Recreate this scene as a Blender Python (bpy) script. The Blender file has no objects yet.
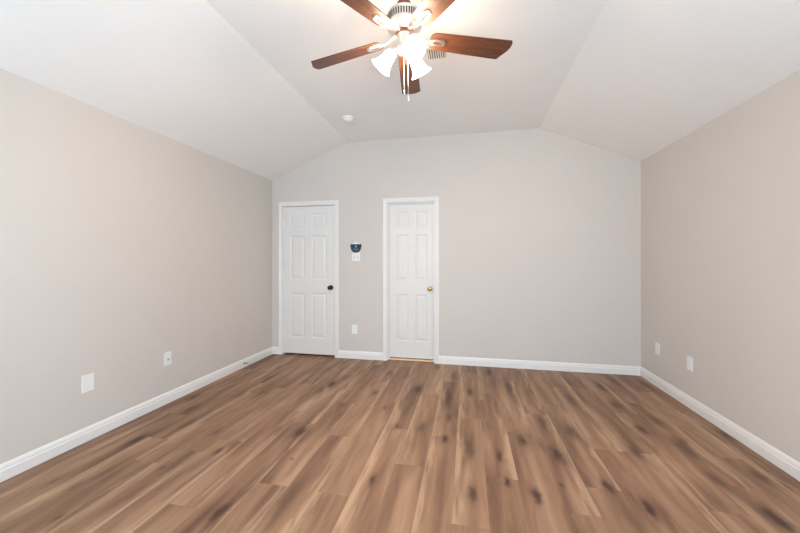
import bpy, bmesh, math, random
from math import sin, cos, pi, radians
from mathutils import Vector, Matrix
random.seed(7)
SC = bpy.context.scene
COL = SC.collection

# ------------------------------------------------------------------ camera
YAW = 0.1979
CAM_H = 1.2975
cam_d = bpy.data.cameras.new('camera')
cam_d.sensor_width = 36.0
cam_d.lens = 339.15 / 800 * 36.0
cam_d.shift_y = -4.9 / 800
cam_d.clip_start = 0.02
cam = bpy.data.objects.new('camera', cam_d)
COL.objects.link(cam)
cam.location = (0, 0, CAM_H)
cam.rotation_euler = (pi / 2, 0, YAW)
SC.camera = cam

# ------------------------------------------------------------------ world, daylight, exposure
SC.view_settings.view_transform = 'Standard'
SC.view_settings.look = 'None'
SC.view_settings.gamma = 1.0
SC.view_settings.use_curve_mapping = False
SC.view_settings.exposure = 0.02
SC.cycles.max_bounces = 14
SC.cycles.diffuse_bounces = 8
SC.cycles.sample_clamp_indirect = 6.0
world = bpy.data.worlds.new('daylight')
SC.world = world
world.use_nodes = True
bg = world.node_tree.nodes['Background']
bg.inputs[0].default_value = (0.70, 0.87, 1.0, 1)
bg.inputs[1].default_value = 1.6

XL, XR, YB, YF = -2.7077, 1.9355, 4.3342, -0.55
ZW, ZC = 2.44, 2.905
CL, CR = -1.583, 0.8405
T = 0.12            # wall thickness

# (x centre, z centre, width, height) of two unseen windows added for daylight behind the camera; one added window in the right wall
ADDED_FRONT_WINDOWS = [(-1.45, 1.32, 1.5, 1.5), (0.75, 1.32, 1.5, 1.5)]
ADDED_RIGHT_WINDOW = (0.75, 1.45, 1.7, 1.5)     # y centre, z centre

def area(name, loc, rot, sx, sy, power, color):
    l = bpy.data.lights.new(name, 'AREA')
    l.shape = 'RECTANGLE'; l.size = sx; l.size_y = sy
    l.energy = power; l.color = color
    o = bpy.data.objects.new(name, l)
    o.location = loc; o.rotation_euler = rot
    COL.objects.link(o)
    return o

DAY = (0.655, 0.865, 1.07)
for wx, wz, ww, wh in ADDED_FRONT_WINDOWS:
    area('window_daylight', (wx, YF - T - 0.06, wz), (pi / 2, 0, 0), ww, wh, 72, DAY)  # lamps outside the added windows, fill the room from behind the camera
area('window_daylight', (XR + T + 0.06, ADDED_RIGHT_WINDOW[0], ADDED_RIGHT_WINDOW[1]), (pi / 2, 0, pi / 2), ADDED_RIGHT_WINDOW[2], ADDED_RIGHT_WINDOW[3], 8, DAY)  # weak lamp outside the added right-hand opening

# ------------------------------------------------------------------ materials
def srgb(r, g, b):
    f = lambda c: (c / 255 / 12.92) if c / 255 <= 0.04045 else ((c / 255 + 0.055) / 1.055) ** 2.4
    return (f(r), f(g), f(b), 1)

class NT:
    def __init__(self, name):
        self.m = bpy.data.materials.new(name)
        self.m.use_nodes = True
        self.t = self.m.node_tree
        self.b = self.t.nodes['Principled BSDF']
        self.out = self.t.nodes['Material Output']
    def n(self, typ, **kw):
        nd = self.t.nodes.new(typ)
        for k, v in kw.items(): setattr(nd, k, v)
        return nd
    def l(self, a, b): self.t.links.new(a, b)
    def math(self, op, a, b=None, c=None, clamp=False):
        nd = self.n('ShaderNodeMath', operation=op, use_clamp=clamp)
        for i, v in enumerate((a, b, c)):
            if v is None: continue
            if isinstance(v, (int, float)): nd.inputs[i].default_value = v
            else: self.l(v, nd.inputs[i])
        return nd.outputs[0]
    def ramp(self, src, stops):
        nd = self.n('ShaderNodeValToRGB')
        el = nd.color_ramp.elements
        el[0].position, el[0].color = stops[0]
        el[1].position, el[1].color = stops[-1]
        for p, c in stops[1:-1]:
            e = el.new(p); e.color = c
        self.l(src, nd.inputs[0])
        return nd.outputs[0]
    def mix(self, fac, a, b, mode='MIX'):
        nd = self.n('ShaderNodeMix', data_type='RGBA', blend_type=mode)
        for s, v in ((nd.inputs[0], fac), (nd.inputs[6], a), (nd.inputs[7], b)):
            if isinstance(v, (int, float)): s.default_value = v
            elif isinstance(v, tuple): s.default_value = v
            else: self.l(v, s)
        return nd.outputs[2]

def paint(name, col, rough=0.6, bump=0.0, bscale=220.0, var=0.008):
    k = NT(name)
    co = k.n('ShaderNodeTexCoord')
    nz = k.n('ShaderNodeTexNoise'); nz.inputs['Scale'].default_value = 2.2; nz.inputs['Detail'].default_value = 3
    k.l(co.outputs['Object'], nz.inputs['Vector'])
    lo = tuple(c * (1 - var) for c in col[:3]) + (1,)
    hi = tuple(min(1, c * (1 + var)) for c in col[:3]) + (1,)
    k.l(k.ramp(nz.outputs['Fac'], [(0.3, lo), (0.7, hi)]), k.b.inputs['Base Color'])
    k.b.inputs['Roughness'].default_value = rough
    if bump:
        n2 = k.n('ShaderNodeTexNoise'); n2.inputs['Scale'].default_value = bscale; n2.inputs['Detail'].default_value = 2
        k.l(co.outputs['Object'], n2.inputs['Vector'])
        bp = k.n('ShaderNodeBump'); bp.inputs['Strength'].default_value = bump; bp.inputs['Distance'].default_value = 0.002
        k.l(n2.outputs['Fac'], bp.inputs['Height']); k.l(bp.outputs[0], k.b.inputs['Normal'])
    return k.m

def metal(name, col, rough=0.3, metallic=1.0):
    k = NT(name)
    co = k.n('ShaderNodeTexCoord')
    nz = k.n('ShaderNodeTexNoise'); nz.inputs['Scale'].default_value = 60
    k.l(co.outputs['Object'], nz.inputs['Vector'])
    k.l(k.math('MULTIPLY_ADD', nz.outputs['Fac'], 0.12, rough - 0.06), k.b.inputs['Roughness'])
    k.b.inputs['Base Color'].default_value = col
    k.b.inputs['Metallic'].default_value = metallic
    return k.m

WALL = paint('wall_paint', (0.632, 0.590, 0.546, 1), 0.75, 0.15)
CEIL = paint('ceiling_paint', (0.875, 0.86, 0.835, 1), 0.85, 0.25, 150)
TRIM = paint('trim_paint', (0.80, 0.785, 0.755, 1), 0.4, 0, var=0.01)
DOOR = paint('door_paint', (0.75, 0.732, 0.70, 1), 0.42, 0, var=0.01)
PLATE = paint('plate_plastic', (0.83, 0.83, 0.81, 1), 0.35, 0, var=0.01)
SLOT = paint('dark_slot', (0.05, 0.05, 0.05, 1), 0.6, 0)
GREYSLOT = paint('grey_plastic', (0.42, 0.41, 0.39, 1), 0.5, 0)
NICKEL = metal('brushed_nickel', (0.80, 0.77, 0.73, 1), 0.32)
DARKMETAL = metal('dark_bronze', (0.045, 0.035, 0.03, 1), 0.4, 0.8)
BROWNMETAL = metal('brown_collar', (0.16, 0.07, 0.045, 1), 0.45, 0.6)
BRASS = metal('polished_brass', (0.62, 0.42, 0.14, 1), 0.25)
STEEL = metal('spring_steel', (0.45, 0.45, 0.46, 1), 0.35)
NAVY = paint('navy_face', srgb(10, 33, 46), 0.35, 0)
PALEBLUE = paint('pale_blue_print', srgb(104, 146, 160), 0.5, 0)
GAP_GLOW = paint('oak_threshold', srgb(246, 212, 170), 0.45, 0)  # pale orange stands in for warm light under the door
BLOCKER = paint('dark_hall', (0.10, 0.08, 0.07, 1), 0.8, 0)  # for the added box that blocks light behind the doors

# lit frosted glass shade of the fan's lamps
k = NT('lit_frosted_glass')
k.b.inputs['Base Color'].default_value = (0.9, 0.88, 0.84, 1)
k.b.inputs['Roughness'].default_value = 0.4
k.b.inputs['Emission Color'].default_value = (1.0, 0.74, 0.52, 1)
k.b.inputs['Emission Strength'].default_value = 65.0
SHADE = k.m
k = NT('lit_bulb')
k.b.inputs['Emission Color'].default_value = (1.0, 0.67, 0.40, 1)
k.b.inputs['Emission Strength'].default_value = 1650.0
BULB = k.m

# pane of the added windows: thin clear glass
k = NT('window_glass')
k.t.nodes.remove(k.b)
tr = k.n('ShaderNodeBsdfTransparent'); gl = k.n('ShaderNodeBsdfGlossy'); gl.inputs['Roughness'].default_value = 0.02
mx = k.n('ShaderNodeMixShader'); mx.inputs[0].default_value = 0.06
k.l(tr.outputs[0], mx.inputs[1]); k.l(gl.outputs[0], mx.inputs[2]); k.l(mx.outputs[0], k.out.inputs[0])
GLASS = k.m

# fan blade wood
k = NT('walnut_blade')
uv = k.n('ShaderNodeUVMap')
mp = k.n('ShaderNodeMapping'); mp.inputs['Scale'].default_value = (3.0, 34.0, 1)
k.l(uv.outputs[0], mp.inputs[0])
nz = k.n('ShaderNodeTexNoise'); nz.inputs['Scale'].default_value = 1.6; nz.inputs['Detail'].default_value = 6; nz.inputs['Distortion'].default_value = 0.6
k.l(mp.outputs[0], nz.inputs['Vector'])
k.l(k.ramp(nz.outputs['Fac'], [(0.25, (0.055, 0.019, 0.010, 1)), (0.5, (0.105, 0.037, 0.017, 1)), (0.75, (0.155, 0.057, 0.025, 1))]), k.b.inputs['Base Color'])
k.b.inputs['Roughness'].default_value = 0.4
WALNUT = k.m

# ---- floor planks
PW, PX0, PL = 0.187, -0.082, 1.167
KNOTS = [(-2.367, 2.041, 0.08, 1.0),(-2.039, 1.341, 0.026, 0.6),(-2.228, 1.553, 0.042, 0.4),(-2.395, 1.565, 0.042, 0.45),(-2.217, 2.319, 0.071, 0.4),(-1.895, 1.805, 0.009, 0.5),(-1.254, 2.382, 0.084, 1.0),(-1.679, 2.033, 0.043, 0.8),(-1.134, 2.046, 0.015, 0.6),(-1.26, 1.54, 0.08, 0.95),(-0.553, 1.944, 0.054, 0.8),(-0.805, 1.624, 0.064, 0.3),(-1.064, 2.674, 0.314, 0.45),(-0.962, 1.714, 0.222, 0.4),(-0.726, 2.941, 0.041, 0.5),(-0.549, 2.62, 0.048, 0.6),(-0.354, 2.642, 0.08, 0.6),(-0.156, 2.857, 0.092, 0.6),(-0.165, 2.497, 0.056, 0.9),(0.014, 2.397, 0.154, 0.6),(0.022, 1.944, 0.075, 0.75),(0.203, 2.349, 0.06, 0.8),(0.225, 2.081, 0.047, 0.9),(0.385, 2.593, 0.087, 0.9),(0.374, 1.99, 0.068, 1.0),(0.587, 2.915, 0.127, 0.6),(0.585, 2.438, 0.101, 0.8),(0.758, 2.801, 0.116, 0.6),(0.535, 2.116, 0.019, 0.6),(1.315, 2.944, 0.088, 0.7),(1.117, 2.557, 0.08, 0.55),(1.48, 2.691, 0.144, 0.7),(1.508, 3.118, 0.118, 0.6),(0.791, 2.158, 0.058, 0.9),(0.936, 2.002, 0.073, 0.95),(1.527, 2.05, 0.104, 0.95),(1.724, 2.429, 0.091, 0.6),(1.885, 2.966, 0.085, 0.7),(1.304, 3.391, 0.095, 0.6),(1.45, 2.346, 0.108, 0.5),(-2.574, 2.798, 0.083, 0.8),(-2.399, 2.563, 0.069, 0.6),(-2.191, 2.341, 0.073, 0.5),(-2.184, 2.926, 0.088, 0.4),(-1.881, 2.256, 0.066, 0.5),(-1.413, 3.383, 0.111, 0.9),(-1.456, 3.203, 0.1, 0.5),(-1.233, 3.855, 0.176, 0.4),(-0.891, 3.85, 0.087, 0.6),(-0.9, 3.235, 0.074, 0.7),(-0.721, 2.921, 0.04, 0.6),(-1.998, 2.989, 0.113, 0.5),(-2.197, 3.415, 0.088, 0.4),(-0.499, 3.422, 0.107, 0.9),(-0.175, 3.207, 0.351, 0.6),(0.019, 3.445, 0.105, 0.7),(0.242, 4.113, 0.149, 0.8),(0.406, 3.66, 0.234, 0.7),(-0.156, 3.891, 0.205, 0.6),(0.188, 3.352, 0.123, 0.5),(0.584, 2.864, 0.141, 0.6),(-0.362, 4.185, 0.079, 0.5),(1.349, 3.849, 0.154, 0.9),(1.553, 4.039, 0.168, 0.5),(1.331, 3.418, 0.121, 0.6),(0.944, 3.455, 0.202, 0.6),(1.845, 4.007, 0.195, 0.6),(1.502, 2.789, 0.093, 0.6)]
kg = bpy.data.node_groups.new('wood_knot', 'ShaderNodeTree')
for nm in ('X', 'Y', 'cx', 'cy', 'ix', 'iy', 's', 'acc'):
    kg.interface.new_socket(nm, in_out='INPUT', socket_type='NodeSocketFloat')
kg.interface.new_socket('acc', in_out='OUTPUT', socket_type='NodeSocketFloat')
gi = kg.nodes.new('NodeGroupInput'); go_ = kg.nodes.new('NodeGroupOutput')
def gm(op, a, b=None):
    nd = kg.nodes.new('ShaderNodeMath'); nd.operation = op
    for i, v in enumerate((a, b)):
        if v is None: continue
        if isinstance(v, (int, float)): nd.inputs[i].default_value = v
        else: kg.links.new(v, nd.inputs[i])
    return nd.outputs[0]
G = gi.outputs
dx = gm('MULTIPLY', gm('SUBTRACT', G['X'], G['cx']), G['ix'])
dy = gm('MULTIPLY', gm('SUBTRACT', G['Y'], G['cy']), G['iy'])
r2 = gm('ADD', gm('MULTIPLY', dx, dx), gm('MULTIPLY', dy, dy))
fall = gm('DIVIDE', G['s'], gm('ADD', 1.0, gm('MULTIPLY', r2, gm('ADD', 1.0, r2))))
kg.links.new(gm('MAXIMUM', G['acc'], fall), go_.inputs[0])

k = NT('floor_planks')
co = k.n('ShaderNodeTexCoord')
at = k.n('ShaderNodeAttribute', attribute_name='plank')
sep = k.n('ShaderNodeSeparateColor'); k.l(at.outputs['Color'], sep.inputs[0])
tone, seed, side = sep.outputs[0], sep.outputs[1], sep.outputs[2]
uvn = k.n('ShaderNodeUVMap')
su = k.n('ShaderNodeSeparateXYZ'); k.l(uvn.outputs[0], su.inputs[0])
U, V = su.outputs[0], su.outputs[1]
sx = k.n('ShaderNodeSeparateXYZ'); k.l(co.outputs['Object'], sx.inputs[0])
X, Y = sx.outputs[0], sx.outputs[1]
seedoff = k.math('MULTIPLY', seed, 57.0)
def grain(sx_, sy_, detail, dist):
    c = k.n('ShaderNodeCombineXYZ')
    k.l(k.math('MULTIPLY', X, sx_), c.inputs[0]); k.l(k.math('MULTIPLY', Y, sy_), c.inputs[1]); k.l(seedoff, c.inputs[2])
    nz = k.n('ShaderNodeTexNoise'); nz.inputs['Scale'].default_value = 1.0
    nz.inputs['Detail'].default_value = detail; nz.inputs['Distortion'].default_value = dist
    k.l(c.outputs[0], nz.inputs['Vector'])
    return nz.outputs['Fac']
broad = grain(9.0, 1.1, 1.0, 0.4)
mid = grain(24.0, 2.8, 2.0, 0.7)
fine = grain(170.0, 7.0, 3.0, 0.3)
# sapwood: pale band along one edge of a plank, its border wandering along the length
us = k.math('ABSOLUTE', k.math('SUBTRACT', U, side))
sap = k.math('SUBTRACT', 0.30, k.math('ADD', us, k.math('MULTIPLY', k.math('SUBTRACT', 0.5, mid), 0.9)))
sap = k.math('SMOOTH_MIN', k.math('MULTIPLY', sap, 3.0, clamp=True), 1.0, 0.1)
val = k.math('MULTIPLY_ADD', broad, 0.64, k.math('MULTIPLY', mid, 0.30))
val = k.math('MULTIPLY_ADD', fine, 0.06, val)
val = k.math('MULTIPLY_ADD', k.math('SUBTRACT', tone, 0.5), 0.13, val)
val = k.math('MULTIPLY_ADD', val, 1.05, -0.02)
base = k.ramp(val, [(0.20, srgb(90, 64, 48)), (0.37, srgb(118, 87, 67)), (0.52, srgb(144, 110, 85)), (0.66, srgb(162, 128, 101)), (0.82, srgb(182, 150, 121))])
base = k.mix(k.math('MULTIPLY', sap, 0.36), base, srgb(208, 176, 143))
# knots
wob = k.n('ShaderNodeTexNoise'); wob.inputs['Scale'].default_value = 14.0; wob.inputs['Detail'].default_value = 2
k.l(co.outputs['Object'], wob.inputs['Vector'])
WX = k.math('MULTIPLY_ADD', k.math('SUBTRACT', wob.outputs['Fac'], 0.5), 0.035, X)
wob2 = k.n('ShaderNodeTexNoise'); wob2.inputs['Scale'].default_value = 23.0
k.l(co.outputs['Object'], wob2.inputs['Vector'])
WY = k.math('MULTIPLY_ADD', k.math('SUBTRACT', wob2.outputs['Fac'], 0.5), 0.05, Y)
acc = None
for (kx, ky, kl, ks) in KNOTS:
    g = k.n('ShaderNodeGroup'); g.node_tree = kg
    k.l(WX, g.inputs['X']); k.l(WY, g.inputs['Y'])
    hw = max(0.016, min(0.042, 0.42 * kl))
    g.inputs['cx'].default_value = kx; g.inputs['cy'].default_value = ky
    g.inputs['ix'].default_value = 1 / hw; g.inputs['iy'].default_value = 1 / max(kl * 1.15, 0.018); g.inputs['s'].default_value = min(1.1, ks * 1.15)
    if acc is None: g.inputs['acc'].default_value = 0
    else: k.l(acc, g.inputs['acc'])
    acc = g.outputs[0]
kf = k.math('MULTIPLY', acc, k.math('MULTIPLY_ADD', mid, 0.9, 0.6), clamp=True)
base = k.mix(k.math('MULTIPLY', kf, 0.95), base, srgb(66, 42, 31))
# joints between planks
ue = k.math('MULTIPLY', k.math('MINIMUM', U, k.math('SUBTRACT', 1.0, U)), PW)
joint = k.math('SUBTRACT', 1.0, k.math('DIVIDE', k.math('MINIMUM', ue, V), 0.0022), clamp=True)
base = k.mix(k.math('MULTIPLY', joint, 0.32), base, srgb(70, 48, 36))
k.l(base, k.b.inputs['Base Color'])
k.l(k.math('MULTIPLY_ADD', fine, 0.12, 0.42), k.b.inputs['Roughness'])
k.b.inputs['Specular IOR Level'].default_value = 0.35
bp = k.n('ShaderNodeBump'); bp.inputs['Strength'].default_value = 0.12; bp.inputs['Distance'].default_value = 0.001
k.l(k.math('SUBTRACT', fine, joint), bp.inputs['Height']); k.l(bp.outputs[0], k.b.inputs['Normal'])
FLOOR = k.m

# ------------------------------------------------------------------ mesh helpers
def build(name, bm, mat, parent=None, smooth=False, loc=None, rot=None):
    me = bpy.data.meshes.new(name)
    bmesh.ops.recalc_face_normals(bm, faces=bm.faces[:])
    bm.to_mesh(me); bm.free()
    if smooth:
        for p in me.polygons: p.use_smooth = True
        me.set_sharp_from_angle(angle=radians(smooth if smooth is not True else 40))
    me.materials.append(mat)
    o = bpy.data.objects.new(name, me)
    COL.objects.link(o)
    if loc is not None: o.location = loc
    if rot is not None: o.rotation_euler = rot
    if parent is not None: o.parent = parent
    return o

def structure(o):
    o['kind'] = 'structure'
    return o

def tag(o, label, cat, group=None):
    o['label'] = label; o['category'] = cat
    if group: o['group'] = group
    return o

def empty(name, loc=(0, 0, 0), rot=(0, 0, 0)):
    o = bpy.data.objects.new(name, None)
    o.empty_display_size = 0.05
    o.location = loc; o.rotation_euler = rot
    COL.objects.link(o)
    return o

def box(bm, x0, x1, y0, y1, z0, z1, M=None, bevel=0.0):
    vs = [Vector((x, y, z)) for x in (x0, x1) for y in (y0, y1) for z in (z0, z1)]
    if M is not None: vs = [M @ v for v in vs]
    v = [bm.verts.new(p) for p in vs]
    fs = [(0, 1, 3, 2), (4, 6, 7, 5), (0, 4, 5, 1), (2, 3, 7, 6), (0, 2, 6, 4), (1, 5, 7, 3)]
    faces = [bm.faces.new([v[i] for i in f]) for f in fs]
    if bevel:
        es = list({e for f in faces for e in f.edges})
        bmesh.ops.bevel(bm, geom=es, offset=bevel, segments=2, affect='EDGES', profile=0.6)

def prism(bm, outline, axis_from, axis_to, place):
    """outline: 2-D points; place(p, t) -> 3-D point; extruded between two t values"""
    a = [bm.verts.new(place(p, axis_from)) for p in outline]
    b = [bm.verts.new(place(p, axis_to)) for p in outline]
    n = len(outline)
    bm.faces.new(a); bm.faces.new(b[::-1])
    for i in range(n):
        bm.faces.new([a[i], a[(i + 1) % n], b[(i + 1) % n], b[i]])

def lathe(bm, prof, seg=32, M=None, cap0=True, cap1=True):
    rings = []
    for r, z in prof:
        ring = []
        for i in range(seg):
            a = 2 * pi * i / seg
            p = Vector((r * cos(a), r * sin(a), z))
            ring.append(bm.verts.new(M @ p if M is not None else p))
        rings.append(ring)
    for a, b in zip(rings, rings[1:]):
        for i in range(seg):
            bm.faces.new([a[i], a[(i + 1) % seg], b[(i + 1) % seg], b[i]])
    if cap0: bm.faces.new(rings[0][::-1])
    if cap1: bm.faces.new(rings[-1])

def tube(bm, pts, r, seg=10, flat=1.0):
    pts = [Vector(p) for p in pts]
    rings = []
    for i, p in enumerate(pts):
        d = (pts[min(i + 1, len(pts) - 1)] - pts[max(i - 1, 0)]).normalized()
        up = Vector((0, 0, 1)) if abs(d.z) < 0.95 else Vector((1, 0, 0))
        a = d.cross(up).normalized(); b = d.cross(a).normalized()
        rr = r[i] if isinstance(r, (list, tuple)) else r
        rings.append([bm.verts.new(p + a * rr * cos(2 * pi * j / seg) + b * rr * flat * sin(2 * pi * j / seg)) for j in range(seg)])
    for a, b in zip(rings, rings[1:]):
        for j in range(seg):
            bm.faces.new([a[j], a[(j + 1) % seg], b[(j + 1) % seg], b[j]])
    bm.faces.new(rings[0][::-1]); bm.faces.new(rings[-1])

# ------------------------------------------------------------------ floor
KNOWN = {1: 2.112, 0: 1.695, -2: 2.131, -1: 2.53, 3: 1.887, 4: 2.127, 6: 2.575, -3: 2.576, -4: 1.78, -5: 1.22, -6: 1.79, -7: 1.35, 2: 1.53, 5: 1.40, 7: 2.05}
PLANKS = [(-2, 2.131, .85, 0.0), (0, 1.695, .75, 0.0), (1, 2.112, .5, 1.0), (3, 1.887, .65, 1.0), (-1, 2.53, .42, 0.0), (1, .945, .35, 1.6), (0, .528, .3, 1.6),
          (0, 2.862, .45, 0.0), (-1, 1.363, .45, 0.0), (6, 1.408, .55, 1.0), (6, 2.575, .4, 1.6), (-8, 1.4, .6, 1.0), (-8, 2.5, .55, 1.0), (4, .96, .3, 1.6), (3, .72, .3, 1.6), (7, 2.05, .35, 0.0)]
bm = bmesh.new()
uvl = bm.loops.layers.uv.new('UVMap')
pc = bm.loops.layers.float_color.new('plank')
FY0, FY1 = YF - T, YB + 0.30
k0 = math.floor((XL - T - PX0) / PW); k1 = math.ceil((XR + T - PX0) / PW)
for kk in range(k0, k1):
    xa, xb = max(PX0 + kk * PW, XL - 0.05), min(PX0 + (kk + 1) * PW, XR + 0.05)
    if xb <= xa: continue
    ua, ub = (xa - PX0 - kk * PW) / PW, (xb - PX0 - kk * PW) / PW
    s = KNOWN.get(kk, random.uniform(0, PL))
    y = s - PL * math.ceil((s - FY0) / PL)
    while y < FY1:
        ya, yb = max(y, FY0), min(y + PL, FY1)
        col = (random.uniform(0.15, 0.85), random.random(), random.choice((0.0, 1.0, 1.0, 1.6, 1.6)), 1)
        for (pk, py0, pt, ps) in PLANKS:
            if pk == kk and abs(py0 - y) < 0.45: col = (pt, col[1], ps, 1)
        vs = [bm.verts.new((px, py, 0)) for px, py in ((xa, ya), (xb, ya), (xb, yb), (xa, yb))]
        f = bm.faces.new(vs)
        for lp, uvv in zip(f.loops, ((ua, ya - y), (ub, ya - y), (ub, yb - y), (ua, yb - y))):
            lp[uvl].uv = uvv; lp[pc] = col
        y += PL
# body of the floor below the planks
box(bm, XL - 0.05, XR + 0.05, FY0, FY1, -0.08, -0.002)
structure(build('floor', bm, FLOOR))

# ------------------------------------------------------------------ walls and ceiling
TRAP = [(XL, 0), (XR, 0), (XR, ZW), (CR, ZC), (CL, ZC), (XL, ZW)]
D1 = dict(x0=-2.562, x1=-1.759, top=2.080)        # door openings in the back wall
D2 = dict(x0=-1.048, x1=-0.410, top=2.078)

def slab_poly(bm, pts, y0, y1):
    prism(bm, pts, y0, y1, lambda p, t: Vector((p[0], t, p[1])))
bm = bmesh.new()
def ceil_z(x):
    if x < CL: return ZW + (x - XL) / (CL - XL) * (ZC - ZW)
    if x > CR: return ZW + (XR - x) / (XR - CR) * (ZC - ZW)
    return ZC
def strip(x0, x1, zb):
    xs = [x0] + [c for c in (CL, CR) if x0 < c < x1] + [x1]
    slab_poly(bm, [(x0, zb), (x1, zb)] + [(x, ceil_z(x)) for x in reversed(xs)], YB, YB + T)
strip(XL, D1['x0'], 0); strip(D1['x0'], D1['x1'], D1['top']); strip(D1['x1'], D2['x0'], 0)
strip(D2['x0'], D2['x1'], D2['top']); strip(D2['x1'], XR, 0)
bmesh.ops.remove_doubles(bm, verts=bm.verts[:], dist=1e-5)
structure(build('wall_back', bm, WALL))

bm = bmesh.new(); box(bm, XL - T, XL, YF - T, YB + T, 0, ZW + 0.05)
structure(build('wall_left', bm, WALL))

bm = bmesh.new()
wy, wz, ww, wh = ADDED_RIGHT_WINDOW
box(bm, XR, XR + T, YF - T, wy - ww / 2, 0, ZW + 0.05)
box(bm, XR, XR + T, wy + ww / 2, YB + T, 0, ZW + 0.05)
box(bm, XR, XR + T, wy - ww / 2, wy + ww / 2, 0, wz - wh / 2)
box(bm, XR, XR + T, wy - ww / 2, wy + ww / 2, wz + wh / 2, ZW + 0.05)
structure(build('wall_right', bm, WALL))

bm = bmesh.new()
def fstrip(x0, x1, zb, zt=None):
    xs = [x0] + [c for c in (CL, CR) if x0 < c < x1] + [x1]
    top = [(x, ceil_z(x)) for x in reversed(xs)] if zt is None else [(x1, zt), (x0, zt)]
    slab_poly(bm, [(x0, zb), (x1, zb)] + top, YF - T, YF)
edges = [XL]
for wx, wz_, ww_, wh_ in ADDED_FRONT_WINDOWS:
    fstrip(edges[-1], wx - ww_ / 2, 0)
    fstrip(wx - ww_ / 2, wx + ww_ / 2, 0, wz_ - wh_ / 2)
    fstrip(wx - ww_ / 2, wx + ww_ / 2, wz_ + wh_ / 2)
    edges.append(wx + ww_ / 2)
fstrip(edges[-1], XR, 0)
structure(build('wall_front', bm, WALL))

bm = bmesh.new()
tt = 0.10
lo = [(XL - T, ZW - T * (ZC - ZW) / (CL - XL)), (XL, ZW), (CL, ZC), (CR, ZC), (XR, ZW), (XR + T, ZW - T * (ZC - ZW) / (XR - CR))]
hi = [(x, z + tt) for x, z in lo]
prism(bm, lo + hi[::-1], YF - T, YB + T, lambda p, t: Vector((p[0], t, p[1])))
structure(build('ceiling', bm, CEIL))

# added dark box behind the two closed doors, blocks sky light from the gaps
bm = bmesh.new()
box(bm, XL - 0.05, 0.1, YB + 0.30, YB + 0.34, -0.05, 2.5)
box(bm, XL - 0.05, 0.1, YB + T, YB + 0.34, 2.46, 2.5)
box(bm, XL - 0.05, XL - 0.01, YB + T, YB + 0.34, -0.05, 2.5)
box(bm, 0.06, 0.1, YB + T, YB + 0.34, -0.05, 2.5)
structure(build('wall_hall', bm, BLOCKER))

# ------------------------------------------------------------------ baseboards
BH = 0.100
BPROF = [(0, 0), (0.016, 0), (0.016, 0.062), (0.0125, 0.068), (0.0125, 0.078), (0.009, 0.090), (0.004, BH), (0, BH)]
def baseboard(name, runs):
    bm = bmesh.new()
    for place, a, b in runs:
        prism(bm, BPROF, a, b, place)
    structure(build(name, bm, TRIM))
backp = lambda p, t: Vector((t, YB - p[0], p[1]))
baseboard('baseboard_left', [(lambda p, t: Vector((XL + p[0], t, p[1])), YF, YB)])
baseboard('baseboard_right', [(lambda p, t: Vector((XR - p[0], t, p[1])), YF, YB)])
CW = 0.054          # casing width
CWL = 0.042         # the casing squeezed in beside the left corner is narrower
baseboard('baseboard_back', [(backp, XL, D1['x0'] + 0.005 - CWL), (backp, D1['x1'] - 0.005 + CW, D2['x0'] + 0.005 - CW), (backp, D2['x1'] - 0.005 + CW, XR)])
baseboard('baseboard_front', [(lambda p, t: Vector((t, YF + p[0], p[1])), XL, XR)])

# ------------------------------------------------------------------ door casings (with jambs and stops)
def casing(name, D, stop_y, cl=CW):
    bm = bmesh.new()
    x0, x1, top = D['x0'] + 0.005, D['x1'] - 0.005, D['top'] - 0.005
    cp = [(0, 0), (0.011, 0), (0.016, 0.010), (0.012, 0.019), (0.018, 0.036), (0.018, CW - 0.006), (0.014, CW), (0, CW)]   # depth, distance from the opening
    # mitred casing run: up the left, across the head, down the right
    def section(d, q, corner):
        if corner == 0: return Vector((x0 - q * cl / CW, YB - d, 0))
        if corner == 1: return Vector((x0 - q * cl / CW, YB - d, top + q))
        if corner == 2: return Vector((x1 + q, YB - d, top + q))
        return Vector((x1 + q, YB - d, 0))
    rings = [[bm.verts.new(section(d, q, c)) for d, q in cp] for c in range(4)]
    n = len(cp)
    for a, b in zip(rings, rings[1:]):
        for i in range(n): bm.faces.new([a[i], a[(i + 1) % n], b[(i + 1) % n], b[i]])
    bm.faces.new(rings[0]); bm.faces.new(rings[-1][::-1])
    # jamb lining
    j = 0.014
    box(bm, D['x0'] - 0.004, D['x0'] + j, YB - 0.001, YB + T, 0, D['top'])
    box(bm, D['x1'] - j, D['x1'] + 0.004, YB - 0.001, YB + T, 0, D['top'])
    box(bm, D['x0'] + j, D['x1'] - j, YB - 0.001, YB + T, D['top'] - j, D['top'] + 0.004)
    # stop
    s = 0.012
    box(bm, D['x0'] + j, D['x0'] + j + s, stop_y, stop_y + 0.03, 0, D['top'] - j)
    box(bm, D['x1'] - j - s, D['x1'] - j, stop_y, stop_y + 0.03, 0, D['top'] - j)
    box(bm, D['x0'] + j + s, D['x1'] - j - s, stop_y, stop_y + 0.03, D['top'] - j - s, D['top'] - j)
    structure(build(name, bm, TRIM))
casing('trim_1', D1, YB + 0.042, CWL)
casing('trim_2', D2, YB + 0.045)

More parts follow.
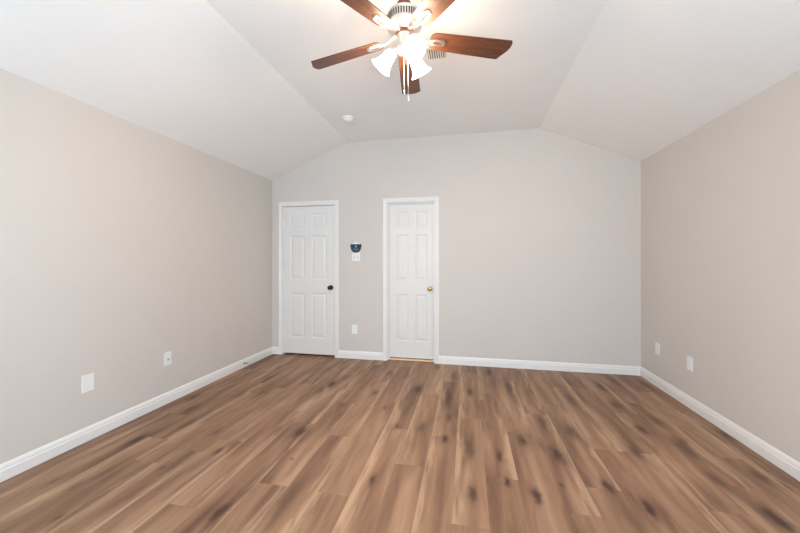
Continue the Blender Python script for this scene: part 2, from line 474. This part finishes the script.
# ------------------------------------------------------------------ six-panel doors
def six_panel(name, x0, x1, z0, z1, yf, th=0.035):
    """slab with its front face at yf (towards the room) and six raised panels"""
    bm = bmesh.new()
    w = x1 - x0
    st = 0.112 * (w / 0.76) ** 0.7; ce = 0.100 * (w / 0.76) ** 0.7
    pw = (w - 2 * st - ce) / 2
    cols = [(x0 + st, x0 + st + pw), (x1 - st - pw, x1 - st)]
    rows = [(0.245, 0.865), (1.050, 1.655), (1.745, 1.960)]
    xs = sorted({x0, x1, *[c for p in cols for c in p]})
    zs = sorted({z0, z1, *[c for p in rows for c in p]})
    def quad(pts): return bm.faces.new([bm.verts.new(p) for p in pts])
    def rect(a, b, c, d, y): return [(a, y, c), (b, y, c), (b, y, d), (a, y, d)]
    for xa, xb in zip(xs, xs[1:]):
        for za, zb in zip(zs, zs[1:]):
            if (xa, xb) in cols and (za, zb) in rows:
                steps = [(0, 0), (0.010, 0.007), (0.022, 0.007), (0.046, 0.0015)]
                prev = rect(xa, xb, za, zb, yf)
                for ins, dep in steps[1:]:
                    cur = rect(xa + ins, xb - ins, za + ins, zb - ins, yf + dep)
                    for i in range(4):
                        quad([prev[i], prev[(i + 1) % 4], cur[(i + 1) % 4], cur[i]])
                    prev = cur
                quad(prev)
            else:
                quad(rect(xa, xb, za, zb, yf))
    quad(rect(x0, x1, z0, z1, yf + th))
    quad([(x0, yf, z0), (x0, yf, z1), (x0, yf + th, z1), (x0, yf + th, z0)])
    quad([(x1, yf, z0), (x1, yf, z1), (x1, yf + th, z1), (x1, yf + th, z0)])
    quad([(x0, yf, z0), (x1, yf, z0), (x1, yf + th, z0), (x0, yf + th, z0)])
    quad([(x0, yf, z1), (x1, yf, z1), (x1, yf + th, z1), (x0, yf + th, z1)])
    bmesh.ops.remove_doubles(bm, verts=bm.verts[:], dist=1e-5)
    o = structure(build(name, bm, DOOR))
    return o
def knob(parent, x, y, z, mat, label):
    bm = bmesh.new()
    prof = [(0.000, 0.0), (0.031, 0.0), (0.032, 0.004), (0.028, 0.009), (0.013, 0.012), (0.011, 0.030), (0.016, 0.036), (0.025, 0.042),
            (0.0285, 0.052), (0.027, 0.062), (0.020, 0.069), (0.008, 0.072), (0.0, 0.0725)]
    M = Matrix.Translation((x, y, z)) @ Matrix.Rotation(pi / 2, 4, 'X')
    lathe(bm, [(max(r, 1e-4), h) for r, h in prof], 28, M)
    o = build('door_knob', bm, mat, parent, smooth=True)
    o['label'] = label
    return o
d1 = six_panel('door_1', D1['x0'] + 0.016, D1['x1'] - 0.016, 0.026, D1['top'] - 0.021, YB + 0.003)
knob(d1, -1.826, YB + 0.003, 0.945, DARKMETAL, 'dark bronze round knob')
for hz in (0.30, 1.08, 1.82):
    bm = bmesh.new()
    hx = D1['x0'] + 0.0155
    lathe(bm, [(0.0001, -0.046), (0.0045, -0.045), (0.0065, -0.043), (0.0065, 0.043), (0.0045, 0.045), (0.0001, 0.046)], 14, Matrix.Translation((hx, YB - 0.004, hz)))
    box(bm, hx, hx + 0.018, YB + 0.0005, YB + 0.0035, hz - 0.042, hz + 0.042)
    build('hinge', bm, TRIM, d1, smooth=True)
d2 = six_panel('door_2', D2['x0'] + 0.016, D2['x1'] - 0.016, 0.026, D2['top'] - 0.017, YB + 0.075)
knob(d2, -0.482, YB + 0.075, 0.945, BRASS, 'brass round knob')
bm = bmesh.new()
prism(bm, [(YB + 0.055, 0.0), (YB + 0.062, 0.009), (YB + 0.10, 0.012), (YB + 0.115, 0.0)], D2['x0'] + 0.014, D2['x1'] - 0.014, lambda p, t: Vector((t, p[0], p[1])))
structure(build('trim_3', bm, GAP_GLOW))  # added strip, warm light leaking under the door put into its colour

# ------------------------------------------------------------------ unseen windows, added to bring in daylight
def window(name, M, w, h):
    root = empty(name); root.matrix_world = M
    structure(root)
    bm = bmesh.new()
    f = 0.045
    y0, y1 = -0.085, -0.045           # local: x along the wall, y into the room, z up
    box(bm, -w / 2, -w / 2 + f, y0, y1, -h / 2, h / 2); box(bm, w / 2 - f, w / 2, y0, y1, -h / 2, h / 2)
    box(bm, -w / 2 + f, w / 2 - f, y0, y1, -h / 2, -h / 2 + f); box(bm, -w / 2 + f, w / 2 - f, y0, y1, h / 2 - f, h / 2)
    box(bm, -w / 2 + f, w / 2 - f, y0 + 0.005, y1 - 0.005, -0.02, 0.02)
    build('window_frame', bm, TRIM, root)
    bm = bmesh.new()
    box(bm, -w / 2 - 0.05, w / 2 + 0.05, -0.04, 0.04, -h / 2 - 0.025, -h / 2, bevel=0.004)
    build('window_sill', bm, TRIM, root)
    for za, zb in ((-h / 2 + f, -0.02), (0.02, h / 2 - f)):
        bm = bmesh.new()
        box(bm, -w / 2 + f, w / 2 - f, -0.067, -0.063, za, zb)
        build('window_pane', bm, GLASS, root)
for i, (wx, wz_, ww_, wh_) in enumerate(ADDED_FRONT_WINDOWS):
    window('window_%d' % (i + 1), Matrix.Translation((wx, YF, wz_)), ww_, wh_)
window('window_3', Matrix.Translation((XR, ADDED_RIGHT_WINDOW[0], ADDED_RIGHT_WINDOW[1])) @ Matrix.Rotation(pi / 2, 4, 'Z'), ADDED_RIGHT_WINDOW[2], ADDED_RIGHT_WINDOW[3])

# ------------------------------------------------------------------ ceiling fan
FAN = Vector((-0.370, 1.95, 0))
fan = empty('ceiling_fan', (FAN.x, FAN.y, ZC), (0, -0.025, 0))
tag(fan, 'brushed nickel ceiling fan with five walnut blades and three lit lamps', 'ceiling fan')
Z = lambda z: z - ZC                                   # world height -> local
bm = bmesh.new()
lathe(bm, [(0.068, 0.003), (0.068, Z(2.885)), (0.060, Z(2.865)), (0.036, Z(2.845)), (0.022, Z(2.838)), (0.016, Z(2.836))], 40)
build('canopy', bm, NICKEL, fan, smooth=True)
bm = bmesh.new()
lathe(bm, [(0.0135, Z(2.85)), (0.0135, Z(2.815)), (0.036, Z(2.812)), (0.043, Z(2.804)), (0.044, Z(2.760)), (0.030, Z(2.755))], 24)
build('downrod', bm, BROWNMETAL, fan, smooth=True)
bm = bmesh.new()
lathe(bm, [(0.030, Z(2.762)), (0.060, Z(2.759)), (0.088, Z(2.749)), (0.098, Z(2.738)), (0.101, Z(2.731)), (0.096, Z(2.727)), (0.096, Z(2.682)),
           (0.102, Z(2.678)), (0.102, Z(2.668)), (0.094, Z(2.662)), (0.072, Z(2.654)), (0.058, Z(2.644)), (0.052, Z(2.638)), (0.044, Z(2.636))], 56)
motor = build('motor_housing', bm, NICKEL, fan, smooth=True)
bm = bmesh.new()
for i in range(40):                                    # vent slots round the side of the motor
    a = 2 * pi * i / 40
    box(bm, 0.0955, 0.0975, -0.0042, 0.0042, Z(2.686), Z(2.724), Matrix.Rotation(a, 4, 'Z'))
o = build('vent_ring', bm, SLOT, motor); o['label'] = 'ring of dark vent slots'
bm = bmesh.new()
lathe(bm, [(0.046, Z(2.638)), (0.052, Z(2.636)), (0.054, Z(2.630)), (0.052, Z(2.624)), (0.044, Z(2.622))], 40)
o = build('flywheel', bm, BROWNMETAL, fan, smooth=True); o['label'] = 'brown ring under the motor'
bm = bmesh.new()
lathe(bm, [(0.040, Z(2.624)), (0.046, Z(2.618)), (0.047, Z(2.560)), (0.052, Z(2.555)), (0.052, Z(2.532)), (0.046, Z(2.522)), (0.026, Z(2.510)), (0.010, Z(2.506)), (0.008, Z(2.496)), (0.0005, Z(2.494))], 40)
build('switch_housing', bm, NICKEL, fan, smooth=True)

PITCH = radians(13.5)
BZ = 2.606
R_TIP = 0.668
def blade_mesh():
    bm = bmesh.new()
    uvl = bm.loops.layers.uv.new('UVMap')
    # outline: x along the blade, y across (+y = leading edge when seen from above, turning anticlockwise)
    r0, r1 = 0.150, R_TIP
    pts = []
    w0, w1 = 0.056, 0.071
    # rounded root
    for i in range(9):
        a = pi / 2 + pi * i / 8
        pts.append((r0 + 0.036 + 0.036 * cos(a) , (w0) * (abs(sin(a)) ** 0.55) * (1 if sin(a) >= 0 else -1)))
    # trailing edge to the tip
    n = 8
    for i in range(1, n + 1):
        t = i / n
        pts.append((r0 + 0.036 + (r1 - 0.012 - r0 - 0.036) * t, -(w0 + (w1 - w0) * t ** 0.8)))
    # tip: arc from the trailing corner back to the leading corner
    for i in range(1, 11):
        t = i / 11
        y = -w1 + 2 * w1 * t
        x = r1 - 0.012 + 0.014 * sin(pi * min(1, t * 1.15 + 0.1)) - 0.036 * t ** 2.2
        pts.append((x, y))
    pts.append((r1 - 0.048, w1 - 0.001))
    for i in range(1, n):
        t = 1 - i / n
        pts.append((r0 + 0.036 + (r1 - 0.048 - r0 - 0.036) * t, w0 + (w1 - w0) * t ** 0.8))
    th = 0.0028
    a = [bm.verts.new((x, y, -th)) for x, y in pts]
    b = [bm.verts.new((x, y, th)) for x, y in pts]
    fs = [bm.faces.new(a), bm.faces.new(b[::-1])]
    m = len(pts)
    for i in range(m): fs.append(bm.faces.new([a[i], a[(i + 1) % m], b[(i + 1) % m], b[i]]))
    for f in fs:
        for lp in f.loops: lp[uvl].uv = (lp.vert.co.x, lp.vert.co.y)
    return bm
def bracket_mesh():
    bm = bmesh.new()
    # arm from the flywheel down to the blade
    tube(bm, [(0.050, 0, 2.630 - BZ), (0.075, 0, 2.622 - BZ), (0.100, 0, 2.608 - BZ), (0.125, 0, 2.598 - BZ), (0.160, 0, -0.0085)], [0.013, 0.010, 0.009, 0.009, 0.008], 12, 0.55)
    # flat elongated loop under the blade root
    n = 36
    def sup(a, rx, ry, cx):
        c, s = cos(a), sin(a)
        return (cx + rx * (abs(c) ** 0.8) * (1 if c >= 0 else -1), ry * (abs(s) ** 0.8) * (1 if s >= 0 else -1) * (0.88 + 0.18 * c))
    outer = [sup(2 * pi * i / n, 0.054, 0.026, 0.197) for i in range(n)]
    inner = [sup(2 * pi * i / n, 0.036, 0.0095, 0.199) for i in range(n)]
    zt, zb = -0.003, -0.0125
    # follow the pitch of the blade
    def P(p, z):
        return (p[0], p[1] * cos(PITCH) + z * sin(PITCH), -p[1] * sin(PITCH) + z * cos(PITCH))
    ot = [bm.verts.new(P(p, zt)) for p in outer]; ob = [bm.verts.new(P((0.197 + (p[0] - 0.197) * .95, p[1] * .92), zb)) for p in outer]
    it = [bm.verts.new(P(p, zt)) for p in inner]; ib = [bm.verts.new(P(p, zb)) for p in inner]
    for i in range(n):
        j = (i + 1) % n
        bm.faces.new([ot[i], ot[j], ob[j], ob[i]]); bm.faces.new([ob[i], ob[j], ib[j], ib[i]])
        bm.faces.new([ib[i], ib[j], it[j], it[i]]); bm.faces.new([it[i], it[j], ot[j], ot[i]])
    return bm
def shade_frame(ang):
    """frame whose -z axis runs down and outward along a lamp"""
    tilt = radians(42)
    neck = Vector((0.066, 0, Z(2.545)))
    return Matrix.Rotation(ang, 4, 'Z') @ Matrix.Translation(neck) @ Matrix.Rotation(-tilt, 4, 'Y')

BASE_ANG = radians(96)
blade0 = bracket0 = None
for i in range(5):
    a = BASE_ANG + i * 2 * pi / 5
    if blade0 is None:
        blade0 = build('fan_blade', blade_mesh(), WALNUT, fan)
        bracket0 = build('blade_bracket', bracket_mesh(), NICKEL, fan, smooth=True)
        bl, br = blade0, bracket0
    else:
        bl, br = blade0.copy(), bracket0.copy()
        COL.objects.link(bl); COL.objects.link(br)
        bl.parent = fan; br.parent = fan
    bl.matrix_local = Matrix.Translation((0, 0, Z(BZ))) @ Matrix.Rotation(a, 4, 'Z') @ Matrix.Rotation(-PITCH, 4, 'X')
    br.matrix_local = Matrix.Translation((0, 0, Z(BZ))) @ Matrix.Rotation(a, 4, 'Z')

for ang in (179, -61, 59):
    F = shade_frame(radians(ang))
    bm = bmesh.new()
    o_ = F @ Vector((0, 0, 0))
    ra = radians(ang)
    tube(bm, [(0.036 * cos(ra), 0.036 * sin(ra), Z(2.544)), (0.054 * cos(ra), 0.054 * sin(ra), Z(2.550)), o_, F @ Vector((0, 0, -0.006))], [0.010, 0.010, 0.012, 0.014], 14)
    lathe(bm, [(0.014, 0.002), (0.026, -0.004), (0.028, -0.010), (0.028, -0.024), (0.024, -0.026)], 24, F)
    arm = build('lamp_arm', bm, NICKEL, fan, smooth=True)
    bm = bmesh.new()
    prof = [(0.0255, -0.014), (0.030, -0.026), (0.034, -0.045), (0.037, -0.065), (0.041, -0.085), (0.048, -0.103), (0.058, -0.118), (0.064, -0.124),
            (0.0625, -0.1255), (0.056, -0.1195), (0.046, -0.105), (0.039, -0.087), (0.035, -0.065), (0.032, -0.045), (0.028, -0.027), (0.0235, -0.015)]
    lathe(bm, prof, 36, F, cap0=False, cap1=False)
    o = build('lamp_shade', bm, SHADE, arm, smooth=True); o['label'] = 'glowing frosted glass bell shade'
    bm = bmesh.new()
    lathe(bm, [(0.012, -0.024), (0.013, -0.040), (0.020, -0.056), (0.024, -0.070), (0.021, -0.084), (0.012, -0.093), (0.0005, -0.096)], 20, F)
    o = build('bulb', bm, BULB, arm, smooth=True); o['label'] = 'lit white bulb'

for cx, cy, zt, zb in ((-0.018, 0.044, 2.535, 2.325), (0.006, 0.046, 2.535, 2.280)):
    bm = bmesh.new()
    n = int((zt - zb) / 0.006)
    for i in range(n):
        lathe(bm, [(0.0004, -0.0022), (0.0019, -0.001), (0.0019, 0.001), (0.0004, 0.0022)], 6, Matrix.Translation((cx, cy, Z(zt - 0.006 * i))))
    tube(bm, [(cx, cy, Z(zt)), (cx, cy, Z(zb))], 0.0009, 5)
    ch = build('pull_chain', bm, NICKEL, fan, smooth=True)
    bm = bmesh.new()
    lathe(bm, [(0.0006, Z(zb + 0.004)), (0.002, Z(zb)), (0.003, Z(zb - 0.010)), (0.003, Z(zb - 0.020)), (0.0006, Z(zb - 0.027))], 12, Matrix.Translation((cx, cy, 0)))
    build('pull_knob', bm, PLATE, ch, smooth=True)

# ------------------------------------------------------------------ ceiling air register
vx0, vx1, vy0, vy1 = -0.325, -0.146, 2.530, 2.705
vent = empty('air_vent', ((vx0 + vx1) / 2, (vy0 + vy1) / 2, ZC))
tag(vent, 'small white slatted air register on the ceiling behind the fan', 'air vent')
hw, hd = (vx1 - vx0) / 2, (vy1 - vy0) / 2
bm = bmesh.new()
f = 0.02
for a in ((-hw, -hw + f, -hd, hd), (hw - f, hw, -hd, hd), (-hw + f, hw - f, -hd, -hd + f), (-hw + f, hw - f, hd - f, hd)):
    box(bm, *a, -0.009, 0.0)
build('vent_frame', bm, PLATE, vent)
bm = bmesh.new(); box(bm, -hw + f, hw - f, -hd + f, hd - f, -0.0012, 0.0)
o = build('vent_backing', bm, SLOT, vent); o['label'] = 'dark duct opening behind the slats'
nsl = 8
for i in range(nsl):
    bm = bmesh.new()
    x = -hw + f + (i + 0.5) * (2 * hw - 2 * f) / nsl
    box(bm, -0.0065, 0.0065, -hd + f, hd - f, -0.0008, 0.0008, Matrix.Translation((x, 0, -0.0065)) @ Matrix.Rotation(radians(32), 4, 'Y'))
    build('slat', bm, PLATE, vent)

# ------------------------------------------------------------------ smoke detector
sm = empty('smoke_detector', (-1.318, 3.611, ZC))
tag(sm, 'round white smoke detector on the ceiling near the back wall', 'smoke detector')
bm = bmesh.new(); lathe(bm, [(0.070, 0.0), (0.070, -0.010), (0.066, -0.013), (0.05, -0.013)], 40)
build('base', bm, PLATE, sm, smooth=True)
bm = bmesh.new(); lathe(bm, [(0.060, -0.012), (0.060, -0.026), (0.054, -0.035), (0.040, -0.040), (0.016, -0.041), (0.015, -0.044), (0.0005, -0.045)], 40)
cov = build('cover', bm, PLATE, sm, smooth=True)
bm = bmesh.new()
for i in range(18):
    a = 2 * pi * i / 18
    box(bm, 0.0596, 0.0606, -0.006, 0.006, -0.024, -0.016, Matrix.Rotation(a, 4, 'Z'))
build('vent_slots', bm, GREYSLOT, cov)

# ------------------------------------------------------------------ wall plates (local: x across, y out of the wall, z up)
def wall_M(wall, along, z):
    if wall == 'left': return Matrix.Translation((XL, along, z)) @ Matrix.Rotation(-pi / 2, 4, 'Z')
    if wall == 'right': return Matrix.Translation((XR, along, z)) @ Matrix.Rotation(pi / 2, 4, 'Z')
    return Matrix.Translation((along, YB, z)) @ Matrix.Rotation(pi, 4, 'Z')
def plate_bm(w, h):
    bm = bmesh.new()
    pts = [(-w / 2, 0), (w / 2, 0)]
    box(bm, -w / 2, w / 2, 0, 0.006, -h / 2, h / 2, bevel=0.0025)
    return bm
def screw(root, x, z):
    bm = bmesh.new()
    lathe(bm, [(0.0035, 0.005), (0.0035, 0.0066), (0.002, 0.0072), (0.0005, 0.0072)], 12, Matrix.Translation((x, 0, z)) @ Matrix.Rotation(-pi / 2, 4, 'X'))
    build('screw', bm, PLATE, root, smooth=True)
def outlet(wall, along, z, label, kind, w=0.076, h=0.120):
    root = empty('power_outlet' if kind == 'duplex' else ('wall_plate' if kind != 'switch' else 'light_switch'))
    root.matrix_world = wall_M(wall, along, z)
    build('plate', plate_bm(w, h), PLATE, root)
    if kind == 'duplex':
        for s in (-1, 1):
            bm = bmesh.new()
            pts = []
            for i in range(28):
                a = 2 * pi * i / 28
                pts.append((0.0165 * max(-0.94, min(0.94, cos(a) * 1.15)), 0.0142 * max(-0.9, min(0.9, 1.15 * sin(a)))))
            prism(bm, pts, 0.004, 0.0085, lambda p, t: Vector((p[0], t, p[1] + s * 0.0195)))
            rec = build('receptacle', bm, PLATE, root)
            bm = bmesh.new()
            for sx_, hh in ((-0.0063, 0.0042), (0.0063, 0.0035)):
                box(bm, sx_ - 0.0011, sx_ + 0.0011, 0.008, 0.0088, s * 0.0195 + 0.002 - hh, s * 0.0195 + 0.002 + hh)
            lathe(bm, [(0.0024, 0.0), (0.0024, 0.0004)], 10, Matrix.Translation((0, 0.0084, s * 0.0195 - 0.0075)) @ Matrix.Rotation(-pi / 2, 4, 'X'))
            build('slot', bm, GREYSLOT, rec)
        screw(root, 0, 0)
        root['category'] = 'outlet'
    elif kind == 'blank':
        screw(root, 0, 0.042); screw(root, 0, -0.042)
        root['category'] = 'wall plate'
    elif kind == 'rocker':
        bm = bmesh.new(); box(bm, -0.0165, 0.0165, 0.004, 0.0085, -0.0335, 0.0335, bevel=0.001)
        build('insert', bm, PLATE, root)
        screw(root, 0, 0.048); screw(root, 0, -0.048)
        root['category'] = 'wall plate'
    elif kind == 'jack':
        bm = bmesh.new()
        lathe(bm, [(0.0065, 0.004), (0.0065, 0.010), (0.0045, 0.010), (0.0045, 0.016), (0.0012, 0.016), (0.0005, 0.012)], 16, Matrix.Translation((0, 0, -0.008)) @ Matrix.Rotation(-pi / 2, 4, 'X'))
        o = build('cable_jack', bm, STEEL, root, smooth=True); o['label'] = 'small metal cable jack'
        screw(root, 0, 0.042); screw(root, 0, -0.042)
        root['category'] = 'wall plate'
    elif kind == 'switch':
        for s in (-1, 1):
            bm = bmesh.new(); box(bm, s * 0.023 - 0.008, s * 0.023 + 0.008, 0.004, 0.0066, -0.0165, 0.0165)
            sl = build('toggle_slot', bm, GREYSLOT, root)
            bm = bmesh.new(); box(bm, s * 0.023 - 0.0042, s * 0.023 + 0.0042, 0.004, 0.019, -0.004, 0.009, Matrix.Rotation(radians(14), 4, 'X'), bevel=0.001)
            build('toggle', bm, PLATE, sl)
        root['category'] = 'light switch'
    root['label'] = label
    if kind != 'switch': root['group'] = 'white wall plates above the baseboards'
    return root
outlet('left', 1.969, 0.416, 'blank white wall plate low on the left wall, nearest the camera', 'blank', 0.080, 0.125)
outlet('left', 2.636, 0.408, 'white wall plate with small centre dot, left wall, farther of its two', 'jack')
outlet('right', 3.985, 0.392, 'white wall plate on the right wall nearest the back corner', 'blank')
outlet('right', 3.462, 0.392, 'white wall plate on the right wall, nearer the camera of its two', 'rocker')
outlet('back', -1.488, 0.392, 'white power outlet low on the back wall between the two doors', 'duplex')
outlet('back', -1.468, 1.360, 'white double light switch below the navy badge between the doors', 'switch', 0.112, 0.112)

# ------------------------------------------------------------------ navy half-round badge
bd = empty('security_badge'); bd.matrix_world = wall_M('back', -1.466, 1.478)
tag(bd, 'dark navy half-round badge with pale emblem, above the light switch', 'wall sign')
def half_round(s, topz):
    pts = []
    for i in range(33):
        a = pi + pi * i / 32
        ca, sa = cos(a), sin(a)
        pts.append((0.077 * s * (abs(ca) ** 0.8) * (1 if ca > 0 else -1), topz - 0.114 * s * abs(sa) ** 0.85))
    return pts
bm = bmesh.new()
pts = [(0.071 * cos(2 * pi * i / 48), 0.004 + 0.075 * sin(2 * pi * i / 48)) for i in range(48)]
prism(bm, pts, 0.0, 0.012, lambda p, t: Vector((p[0], t, p[1])))
o = build('backplate', bm, PLATE, bd); o['label'] = 'white round backplate'
bm = bmesh.new()
prism(bm, [(x, z) for x, z in half_round(1.0, 0.052)], 0.011, 0.016, lambda p, t: Vector((p[0], t, p[1])))
face = build('face', bm, NAVY, bd); face['label'] = 'dark navy half-round face'
bm = bmesh.new()
prism(bm, [(0.016 * cos(2 * pi * i / 8 + pi / 8), 0.022 + 0.017 * sin(2 * pi * i / 8 + pi / 8)) for i in range(8)], 0.0155, 0.0168, lambda p, t: Vector((p[0], t, p[1])))
o = build('emblem', bm, PALEBLUE, face); o['label'] = 'pale blue emblem'
bm = bmesh.new()
for z, w, n in ((-0.012, 0.080, 9), (-0.027, 0.056, 7)):
    for i in range(n):
        xx = -w / 2 + w * (i + 0.5) / n
        box(bm, xx - w / n * 0.36, xx + w / n * 0.36, 0.0155, 0.0166, z - 0.0042, z + 0.0042)
o = build('lettering', bm, PALEBLUE, face); o['label'] = 'two pale rows of tiny lettering'

# ------------------------------------------------------------------ spring door stop on the left baseboard
ds = empty('door_stop', (XL + 0.016, 3.70, 0.055))
tag(ds, 'small steel spring door stop on the left baseboard near the corner', 'door stop')
bm = bmesh.new(); lathe(bm, [(0.011, -0.0005), (0.011, 0.004), (0.006, 0.006), (0.001, 0.006)], 18, Matrix.Rotation(pi / 2, 4, 'Y'))
build('mount', bm, STEEL, ds, smooth=True)
bm = bmesh.new()
tube(bm, [(0.005 + 0.055 * t / 140, 0.0062 * cos(2 * pi * t / 12), 0.0062 * sin(2 * pi * t / 12)) for t in range(141)], 0.0014, 6)
build('spring', bm, STEEL, ds, smooth=True)
bm = bmesh.new(); lathe(bm, [(0.0005, 0.058), (0.008, 0.058), (0.009, 0.064), (0.008, 0.074), (0.0005, 0.076)], 16, Matrix.Rotation(pi / 2, 4, 'Y'))
o = build('rubber_tip', bm, PLATE, ds, smooth=True); o['label'] = 'white rubber tip'
